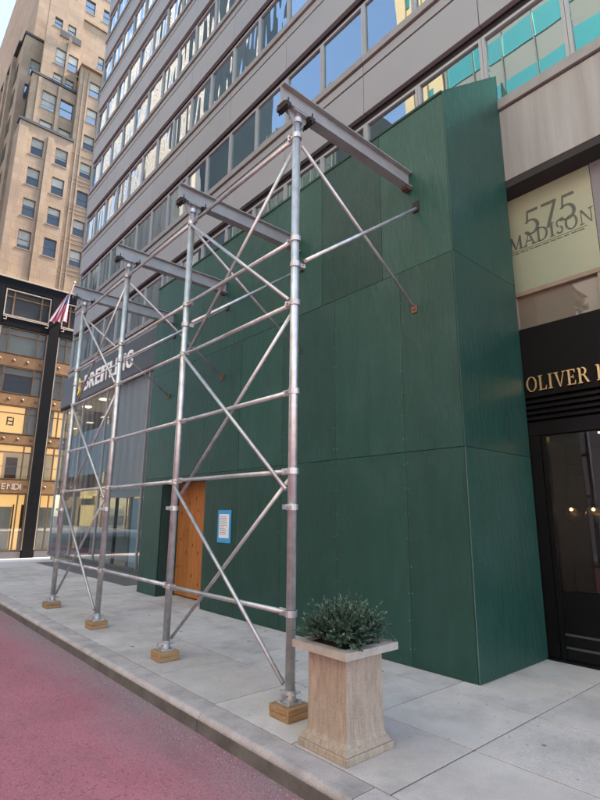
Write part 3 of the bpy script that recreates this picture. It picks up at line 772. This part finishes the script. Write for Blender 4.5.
# ------------------------------------------------------------------ tan stone tower across the cross street
tw = empty('stone_tower', (11, 50, -2.2), 'tan stone setback tower with black framed lower storeys across the street corner', 'tower')
M['tan'] = mat('tan_stone', (.285,.205,.135), .85, var=.18, scale=.35, objvar=.05, dirt=.35, dscale=.25, dcol=(.21,.15,.105), bump=.01, bscale=3)
M['tan_dark'] = mat('tan_stone_band', (.25,.175,.115), .85, var=.2, scale=1.2, dirt=.3, dscale=.5, dcol=(.22,.16,.11))
def courses(m, bw, bh, amt):
    N = m.node_tree.nodes; L = m.node_tree.links; b = N['Principled BSDF']; src = b.inputs['Base Color'].links[0].from_socket
    ge = N.new('ShaderNodeNewGeometry'); sp = N.new('ShaderNodeSeparateXYZ'); L.new(ge.outputs['Position'], sp.inputs[0])
    ad = N.new('ShaderNodeMath'); L.new(sp.outputs[0], ad.inputs[0]); L.new(sp.outputs[1], ad.inputs[1])
    cb = N.new('ShaderNodeCombineXYZ'); L.new(ad.outputs[0], cb.inputs[0]); L.new(sp.outputs[2], cb.inputs[1])
    br = N.new('ShaderNodeTexBrick'); L.new(cb.outputs[0], br.inputs['Vector']); br.inputs['Scale'].default_value = 1
    br.inputs['Brick Width'].default_value = bw; br.inputs['Row Height'].default_value = bh; br.inputs['Mortar Size'].default_value = .025
    br.inputs['Color1'].default_value = (1-amt,1-amt,1-amt,1); br.inputs['Color2'].default_value = (1+amt,1+amt,1+amt*.8,1); br.inputs['Mortar'].default_value = (.82,.79,.76,1)
    x = N.new('ShaderNodeMix'); x.data_type = 'RGBA'; x.blend_type = 'MULTIPLY'; x.inputs[0].default_value = 1
    L.new(src, x.inputs[6]); L.new(br.outputs['Color'], x.inputs[7]); L.new(x.outputs[2], b.inputs['Base Color'])
courses(M['tan'], 1.25, .83, .08)
M['cope'] = mat('dark_coping', (.035,.037,.042), .7)
M['sash'] = mat('sash', (.09,.08,.07), .6)
M['blind'] = mat('roller_blind', (.34,.34,.29), .8, objvar=.3)
M['win_t'] = glass_opaque('tower_glass', (.03,.032,.032), .01, 1.0, .05)
M['win_up'] = glass_opaque('tower_glass_high', (.04,.045,.05), .01, 1.0, .25)
def tower_window(x0, x1, z0, z1, yf, blind=None):
    """recessed double hung sash in the wall whose front is at yf"""
    w, h = x1-x0, z1-z0
    m = MB(); f = .07
    m.box(x0, x0+f, yf+.17, yf+.25, z0, z1); m.box(x1-f, x1, yf+.17, yf+.25, z0, z1)
    m.box(x0+f, x1-f, yf+.17, yf+.25, z0, z0+f); m.box(x0+f, x1-f, yf+.17, yf+.25, z1-f, z1)
    zm = z0+h*.5; m.box(x0+f, x1-f, yf+.16, yf+.24, zm-.04, zm+.04)
    wd = m.build('window', M['sash'], tw)
    box('pane', M['win_t' if z0 < 41 else 'win_up'], wd, x0+f, x1-f, yf+.20, yf+.215, z0+f, z1-f)
    b = random.choice((0, .35, .5, .5, .62, .8)) if blind is None else blind
    if b: box('blind', M['blind'], wd, x0+f, x1-f, yf+.180, yf+.192, z1-f-(h-2*f)*b, z1-f)
    box('sill', M['tan'], wd, x0-.08, x1+.08, yf-.05, yf+.24, z0-.10, z0-.002)
def wall_grid(x0, x1, z0, z1, yf, wins, depth=.6, m='tan'):
    """front wall built round its window openings: horizontal courses of solid pieces. wins: list of (x0,x1,z0,z1)"""
    xs_ = sorted({x0, x1, *[v for w in wins for v in w[:2]]}); zs = sorted({z0, z1, *[v for w in wins for v in w[2:]]})
    mb = MB()
    for a, c in zip(zs, zs[1:]):
        run = None
        for p, q_ in zip(xs_, xs_[1:]):
            cx, cz = (p+q_)/2, (a+c)/2
            hole = any(w[0] < cx < w[1] and w[2] < cz < w[3] for w in wins)
            if not hole: run = (run[0], q_) if run else (p, q_)
            if hole and run: mb.box(run[0], run[1], yf, yf+depth, a, c); run = None
        if run: mb.box(run[0], run[1], yf, yf+depth, a, c)
    o = mb.build('wall', M[m], tw)
    for w in wins: tower_window(*w, yf)
    return o
random.seed(9)
PIT = 3.335
winA = [(xa, xb, 37.72-PIT*k-1.88, 37.72-PIT*k) for k in range(5) for xa, xb in ((8.38,9.47),(10.6,11.75))]
winA = [w for w in winA if w[2] > 22.6]
wall_grid(7.15, 12.05, 22.45, 39.05, 50.0, winA)
winB = [(13.1, 14.2, 47.5-PIT*k-1.75, 47.5-PIT*k) for k in range(8)]
winB = [w for w in winB if w[2] > 22.6]
wall_grid(12.052, 14.9, 22.45, 48.8, 50.25, winB)
winC = [(x, x+1.1, 47.5-PIT*k-1.75, 47.5-PIT*k) for k in range(7) for x in (16.0, 18.6, 21.2)]
wall_grid(14.902, 24, 22.45, 48.8, 50.0, winC)
# piers proud of the wall and spandrel bands
for x0, x1 in ((7.15,7.95),(9.75,10.28)): box('pier', M['tan'], tw, x0, x1, 49.86, 49.998, 22.45, 38.4)
for k in range(5):
    z = 37.72-PIT*k+.35
    for x0, x1 in ((12.2,14.8),): box('band_course', M['tan_dark'], tw, x0, x1, 50.20, 50.248, z, z+.12)
    for x0, x1 in ((12.2,14.8),): box('band_course', M['tan_dark'], tw, x0, x1, 50.20, 50.248, z-2.9, z-2.82)
for x in (12.5, 12.95, 14.35): box('pier', M['tan'], tw, x-.05, x+.05, 50.17, 50.246, 22.45, 48.5)
# setbacks
def cope(x0, x1, yf, z, yb): box('coping', M['cope'], tw, x0-.12, x1+.12, yf-.14, yb, z, z+.28)
cope(7.15, 12.0, 50.0, 39.05, 50.9)
wall_grid(7.75, 12.05, 39.0, 45.55, 50.92, [(8.86,10.22,42.15,44.2),(10.62,11.95,42.15,44.2),(8.95,10.15,39.4,40.75),(10.78,11.95,39.4,40.75)])
for x in (8.5, 10.42): box('pier', M['tan'], tw, x-.16, x+.16, 50.76, 50.918, 39.34, 45.4)
cope(7.75, 12.0, 50.92, 45.56, 51.6)
wall_grid(8.55, 12.05, 45.5, 58, 51.62, [(9.75,10.65,46.4,47.5),(10.98,11.85,46.4,47.5),(9.72,10.75,48.7,50.7),(10.96,12.0,48.7,50.7),(9.2,10.0,53.2,54.4),(10.55,11.4,53.2,54.4)], depth=.55)
for x0, x1 in ((9.84,10.75),(11.1,12.0)): box('balcony_rail', M['cope'], tw, x0, x1, 51.3, 51.42, 52.1, 52.9)
box('pier', M['tan'], tw, 10.74, 10.92, 51.5, 51.618, 45.9, 52.0)
wall_grid(12.052, 14.0, 48.8, 56.4, 52.0, [])
wall_grid(14.002, 24, 48.8, 56.4, 52.0, [(14.1,14.8,51.2,52.9),(16,17,51.2,52.9),(18.6,19.6,51.2,52.9)])
box('coping', M['tan_dark'], tw, 12.0, 24, 51.8, 52.3, 56.41, 56.7)
box('coping', M['tan_dark'], tw, 12.0, 24, 49.9, 51.9, 48.81, 49.05)
# shoulder with the receding west front
wall_grid(6.95, 8.9, 22.45, 51.5, 53.0, [(7.72,8.7,46.9,48.9),(7.5,8.4,43.7,45.6)])
cope(6.95, 8.9, 53.0, 51.51, 54.5)
wall_grid(8.0, 24, 51, 78, 55.2, [(x, x+1.15, 61.3+k*3.4, 63.2+k*3.4) for x in (10.75,12.85,15,17.2) for k in range(4)]+[(x, x+1.15, 57.6, 59.4) for x in (10.75,12.85,15)])
box('tower_mass', M['tan'], tw, 6.96, 24, 53.61, 110, -2.2, 51.45)
box('tower_mass', M['tan'], tw, 8.01, 24, 55.81, 110, 51.5, 78)
box('tower_mass', M['tan'], tw, 7.2, 24, 50.62, 53.6, 22.0, 38.9)
box('tower_mass', M['dark'], tw, 7.8, 24, 51.5, 55.1, 39.0, 45.5)
# west front: piers with dark window strips between
for i in range(16):
    y = 50.3+i*3.2 if i else 50.02
    if y < 53.6: continue
    box('pier', M['tan'], tw, 6.55, 6.955, y, y+1.1, 22.45, 51.3)
for i in range(14):
    for k in range(8):
        y = 54.9+i*3.2; z = 24+k*PIT
        box('window_recess', M['win_t'], tw, 6.93, 6.957, y, y+1.7, z, z+1.9)
box('coping', M['cope'], tw, 6.6, 7.1, 54.5, 110, 51.46, 51.75)

# black framed base with bronze shop bays
M['black_stone'] = mat('black_stone', (.004,.0042,.005), .5, var=.3, scale=2, spec=.12)
M['trim'] = mat('pale_trim', (.36,.31,.25), .5)
M['bronze'] = mat('bronze', (.21,.115,.05), .45, .35, var=.2, scale=2.5, objvar=.1)
M['bronze_dk'] = mat('bronze_dark', (.11,.065,.035), .45, .4, var=.2, scale=2)
M['lit_gold'] = emit('lit_gold', (1.0,.56,.19), .23)
M['lit_soft'] = emit('lit_soft', (.62,.43,.22), .12)
M['ivory'] = mat('ivory_shade', (.42,.38,.29), .8, var=.1, scale=1, objvar=.12)
YB = 49.55
box('base_mass', M['dark'], tw, 2.5, 24, 50.3, 50.6, -2.2, 22.4)
box('fascia', M['black_stone'], tw, 2.5, 24, YB, 50.28, 21.55, 22.43)
box('trim', M['trim'], tw, 2.4, 24.1, YB-.12, 50.25, 22.44, 22.56)
bays = [(3.05, 7.02), (7.97, 11.94), (12.84, 16.8), (17.7, 21.7)]
for (xa, xb), nx in zip(bays, [7.97, 12.84, 17.7, 22.6]):
    pr = box('black_pier', M['black_stone'], tw, xb, nx, YB-.02, 50.28, -2.2, 21.545)
    box('pier_trim', M['trim'], pr, xb-.07, xb-.003, YB+.05, 50.2, -1.4, 17.9); box('pier_trim', M['trim'], pr, nx+.003, nx+.07, YB+.05, 50.2, -1.4, 17.9)
random.seed(2)
lits = []
for bi, (xa, xb) in enumerate(bays):
    a, c = xa+.075, xb-.075
    # attic window with pale frame
    aw = ring(0,0,0,0,0,0,0,0,0)
    aw = MB(); f = .09
    aw.box(a, a+f, YB+.02, YB+.2, 18.93, 21.45); aw.box(c-f, c, YB+.02, YB+.2, 18.93, 21.45); aw.box(a+f, c-f, YB+.02, YB+.2, 18.93, 19.02); aw.box(a+f, c-f, YB+.02, YB+.2, 21.36, 21.45)
    w = aw.build('window', M['trim'], tw)
    box('pane', M['win_t'], w, a+f, c-f, YB+.32, YB+.335, 19.02, 21.36)
    for x in (a+.75, c-.75): box('mullion', M['bronze'], w, x-.06, x+.06, YB+.2, YB+.31, 19.02, 21.36)
    box('transom', M['bronze'], w, a+f, c-f, YB+.21, YB+.30, 20.75, 20.85)
    box('black_band', M['black_stone'], tw, xa, xb, YB+.03, 50.25, 18.0, 18.925)
    box('key_trim', M['trim'], tw, a, c, YB-.04, YB+.028, 18.78, 18.86)
    for x in (a+.05, c-.3): box('key_trim', M['trim'], tw, x, x+.25, YB-.05, YB+.025, 18.50, 18.57); box('key_trim', M['trim'], tw, x+.20, x+.26, YB-.045, YB+.026, 18.572, 18.775)
    rowsF = [(15.5,17.95,0),(11.95,14.35,1),(8.4,10.9,2),(4.5,7.5,3),(-1.45,3.3,4)]
    for (z0, z1, kind) in rowsF:
        fr = MB(); f = .08
        fr.box(a, a+f, YB+.1, YB+.22, z0, z1); fr.box(c-f, c, YB+.1, YB+.22, z0, z1); fr.box(a+f, c-f, YB+.1, YB+.22, z0, z0+f); fr.box(a+f, c-f, YB+.1, YB+.22, z1-f, z1)
        w = fr.build('window', M['bronze_dk'], tw)
        x1_, x2_ = a+.72, c-.72
        for x in (x1_, x2_): box('mullion', M['bronze_dk'], w, x-.05, x+.05, YB+.09, YB+.225, z0+f, z1-f)
        if kind < 4: box('transom', M['bronze_dk'], w, a+f, c-f, YB+.11, YB+.21, z1-.72, z1-.64)
        box('pane', M['glass_clear'], w, a+f, c-f, YB+.228, YB+.236, z0+f, z1-f)
        if kind == 0: box('shade', M['ivory'], w, a+f, c-f, YB+.36, YB+.38, z0+f, z1-f)
        if kind == 1:
            box('shade', M['ivory'], w, a+f, x1_, YB+.36, YB+.38, z0+f, z1-f); box('shade', M['ivory'], w, x2_, c-f, YB+.36, YB+.38, z0+f, z1-f)
            box('shade', M['ivory'], w, x1_, x2_, YB+.36, YB+.38, z1-.64, z1-f)
            for q in range(2):
                box('shelf', M['sash'], w, x1_, x2_, YB+.36, YB+.40, z0+.6+q*.6, z0+.66+q*.6)
            box('dark_room', M['win_t'], w, x1_, x2_, YB+.45, YB+.47, z0+f, z1-.64)
        if kind == 2:
            box('lit_shade', M['lit_gold'], w, x1_-.3, x2_-.25, YB+.40, YB+.42, z0+f, z1-f)
            box('shade', M['ivory'], w, x2_-.2, c-f, YB+.37, YB+.39, z0+f, z1-f); box('shade', M['ivory'], w, a+f, x1_-.32, YB+.37, YB+.39, z0+f, z1-f)
            lits.append((w, (x1_+x2_)/2-.15, z0+.75))
        if kind == 3:
            box('lit_shade', M['lit_soft'], w, a+f, c-f, YB+.60, YB+.62, z0+f, z1-f)
            box('lit_shade', M['lit_gold'], w, a+f, c-f, YB+.50, YB+.52, z1-.55, z1-f)
            box('lit_shade', M['lit_gold'], w, x1_+.1, x1_+.9, YB+.50, YB+.52, z0+.2, z1-.8)
            box('display', M['bronze'], w, x2_-1.2, x2_-.3, YB+.50, YB+.55, z0+f, z0+1.9)
            box('hand_rail', M['trim'], w, a+f, c-f, YB+.46, YB+.48, z0+1.1, z0+1.15)
        if kind == 4:
            box('lit_shade', M['lit_gold'], w, a+f, c-f, YB+.60, YB+.62, z0+f, z1-f)
            box('shade', M['ivory'], w, a+f, x2_-.25, YB+.50, YB+.52, z0+f, z1-1.1)
            box('display', M['bronze_dk'], w, x2_-.22, x2_-.10, YB+.50, YB+.53, z0+f, z1-.9)
            box('display', M['bronze_dk'], w, x2_+.45, c-f, YB+.50, YB+.53, z0+f, z1-.9)
    for (z0, z1) in ((14.4,15.45),(10.95,11.9),(7.55,8.35),(3.35,4.45)):
        sp = box('bronze_spandrel', M['bronze'], tw, a, c, YB+.12, YB+.30, z0, z1)
        for q in range(4):
            x = a+.25+q*(c-a-.5)/3
            MB().lathe((0,0,0), [(.001,.05),(.10,.035),(.16,0)], 8).build('rosette', M['bronze_dk'], sp, loc=(x, YB+.118, (z0+z1)/2), rot=Matrix.Rotation(math.pi/2, 4, 'X'))
    box('bulkhead', M['granite'], tw, a, c, YB+.05, 50.28, -2.2, -1.5)
# monogram on the lit shades: one upright F and one turned over
def effs(w, x, z, s):
    for k in (0, 1):
        m = MB(); sg_ = 1 if k == 0 else -1
        ox = x+(-.36 if k == 0 else .40)*s; oz = z if k == 0 else z+1.0*s
        for (u0, v0, u1, v1) in ((0,0,.14,1),(.141,.86,.55,1),(.141,.45,.42,.58)):
            p = [(ox+sg_*u0*s, oz+sg_*v0*s), (ox+sg_*u1*s, oz+sg_*v1*s)]
            m.box(min(p[0][0],p[1][0]), max(p[0][0],p[1][0]), YB+.385, YB+.398, min(p[0][1],p[1][1]), max(p[0][1],p[1][1]))
        m.build('monogram_letter', M['bronze_dk'], w)
for w, x, z in lits: effs(w, x, z, .75)
x = 9.3
for ch, wd in zip('FENDI', (.42,.42,.5,.5,.2)):
    me = sans(ch, .5, .05, M['white'], .01)
    me.materials.clear(); me.materials.append(M['trim']); place(bpy.data.objects.new('letter', me), tw, to_south(x, 3.65, YB+.11)); x += wd

# ------------------------------------------------------------------ flag
fl = empty('flag', (12.7, 49.4, 20), 'stars and stripes flag hanging from a pole on the black tower base', 'flag')
MB().tube((12.75, 49.5, 19.4), (12.95, 47.0, 22.6), .05, 10).build('pole', M['trim'], fl, smooth=True)
MB().lathe((12.955, 46.93, 22.62), [(.001,-.1),(.09,-.05),(.1,.02),(.06,.1),(.001,.13)], 10).build('finial', M['gold'], fl, smooth=True)
fm = mat('flag_stripes', (.5,.03,.06), .8, var=.02)
N = fm.node_tree.nodes; L = fm.node_tree.links; b = N['Principled BSDF']
uvn = N.new('ShaderNodeUVMap'); uvn.uv_map = 'uv'; sp = N.new('ShaderNodeSeparateXYZ'); L.new(uvn.outputs[0], sp.inputs[0])
stp = math_('GREATER_THAN', math_('FRACT', math_('MULTIPLY', sp.outputs[1], 6.5), 0), .5)
L.new(mixc(stp, (.55,.05,.08), (.78,.76,.76)), b.inputs['Base Color'])
cm_ = mat('flag_canton', (.02,.035,.16), .8, var=.02)
N = cm_.node_tree.nodes; L = cm_.node_tree.links; b = N['Principled BSDF']
uvn = N.new('ShaderNodeUVMap'); uvn.uv_map = 'uv'; mp = N.new('ShaderNodeMapping'); mp.inputs['Scale'].default_value = (25, 17, 1); L.new(uvn.outputs[0], mp.inputs[0])
fr_ = N.new('ShaderNodeVectorMath'); fr_.operation = 'FRACTION'; L.new(mp.outputs[0], fr_.inputs[0])
sb_ = N.new('ShaderNodeVectorMath'); sb_.operation = 'DISTANCE'; L.new(fr_.outputs[0], sb_.inputs[0]); sb_.inputs[1].default_value = (.5,.5,0)
L.new(mixc(ramp(sb_.outputs['Value'], .2, .24, 1, 0), (.02,.035,.16), (.75,.75,.78)), b.inputs['Base Color'])
def flagmesh(u0, u1, v0, v1, nu, nv, m, off):
    """u runs along the fly (hanging down), v across the stripes (gathered in folds along the pole)"""
    me = bpy.data.meshes.new('flag'); vv = []; uvs = []; ff = []
    for i in range(nu+1):
        for j in range(nv+1):
            u = u0+(u1-u0)*i/nu; v = v0+(v1-v0)*j/nv
            fold = math.sin(v*17+u*2.0)*.10*(.3+u)
            px = (12.98-.10*u)+(-.30-1.05*u)*v; py = 47.9+.5*v+.2*u+.25*math.sin(v*17+1.2+u*2.0)*(.3+u); pz = 22.0-.5*v-(3.0-.25*v)*u
            vv.append((px+fold, py+fold*.5+off, pz)); uvs.append((u, 1-v))
    for i in range(nu):
        for j in range(nv):
            k = i*(nv+1)+j; ff.append((k, k+1, k+nv+2, k+nv+1))
    me.from_pydata(vv, [], ff); uvl = me.uv_layers.new(name='uv')
    for lp_ in me.loops: uvl.data[lp_.index].uv = uvs[lp_.vertex_index]
    for p in me.polygons: p.use_smooth = True
    me.materials.append(m); return me
inst('stripes', flagmesh(0, 1, 0, 1, 40, 60, fm, 0), fl)
inst('canton', flagmesh(0, .40, 0, .54, 20, 40, cm_, -.03), fl)

# ------------------------------------------------------------------ buildings on the other side of the avenue (seen mirrored in the windows)
def block(name, label, x1, y0, y1, z1, wallm, rows_, zf, fh, gl_h, colw, glm, z0=6, depth=14, pier=None, parm=None):
    e = empty(name, (x1, (y0+y1)/2, 0), label, 'building')
    box('wall', wallm, e, x1-depth, x1, y0, y1, -.3, z1)
    nfl = int((z1-zf)/fh)
    for k in range(nfl):
        z = zf+k*fh
        box('window_band', glm, e, x1+.002, x1+.06, y0+.3, y1-.3, z, z+gl_h)
    n = int((y1-y0)/colw)
    mm = parm or wallm
    for i in range(n+1):
        y = y0+.3+i*(y1-y0-.6)/n
        box('pier', mm, e, x1+.062, x1+(pier or .2), y-colw*rows_, y+colw*rows_, zf-1, z1)
    return e
M['teal'] = glass_opaque('teal_glass', (.02,.12,.11), .01, .6, .5, tint=(.10,.42,.38))
M['opp_grey'] = mat('opposite_grey', (.10,.115,.098), .6, var=.1, scale=.3)
M['opp_podium'] = mat('opposite_podium', (.47,.425,.385), .7, var=.1, scale=.3)
M['opp_tan'] = mat('opposite_tan', (.40,.31,.17), .8, var=.1, scale=.3)
M['opp_white'] = mat('opposite_white', (.48,.42,.37), .7, var=.08, scale=.3)
M['opp_dark'] = mat('opposite_dark', (.05,.06,.06), .5, var=.2, scale=.3)
M['opp_glass'] = glass_opaque('opposite_glass', (.06,.09,.09), .01, .5, .3)
block('teal_office', 'grey office block with teal glass bands across the avenue', -15, -26, 17.2, 64, M['opp_grey'], .02, 6, 3.7, 1.75, 2.1, M['teal'], parm=M['opp_dark'])
pod = bpy.data.objects['teal_office']
box('podium', M['opp_podium'], pod, -28.5, -14.7, -26.1, 17.3, -.3, 25)  # pale lower front, added out of view to bounce sunlight into the street
block('tan_block', 'narrow tan block across the avenue', -15, 17.4, 20.6, 58, M['opp_tan'], .28, 6, 3.6, 1.9, 1.5, M['teal'])
block('dark_office', 'dark glass office block across the avenue', -15, 28, 44, 41, M['opp_dark'], .05, 6, 3.6, 2.3, 1.6, M['opp_glass'], parm=M['opp_grey'])
block('white_tower', 'white ribbed tower across the avenue', -16, 56, 100, 95, M['opp_dark'], .24, 6, 3.5, 2.4, 2.4, M['opp_glass'], pier=.7, parm=M['opp_white'])
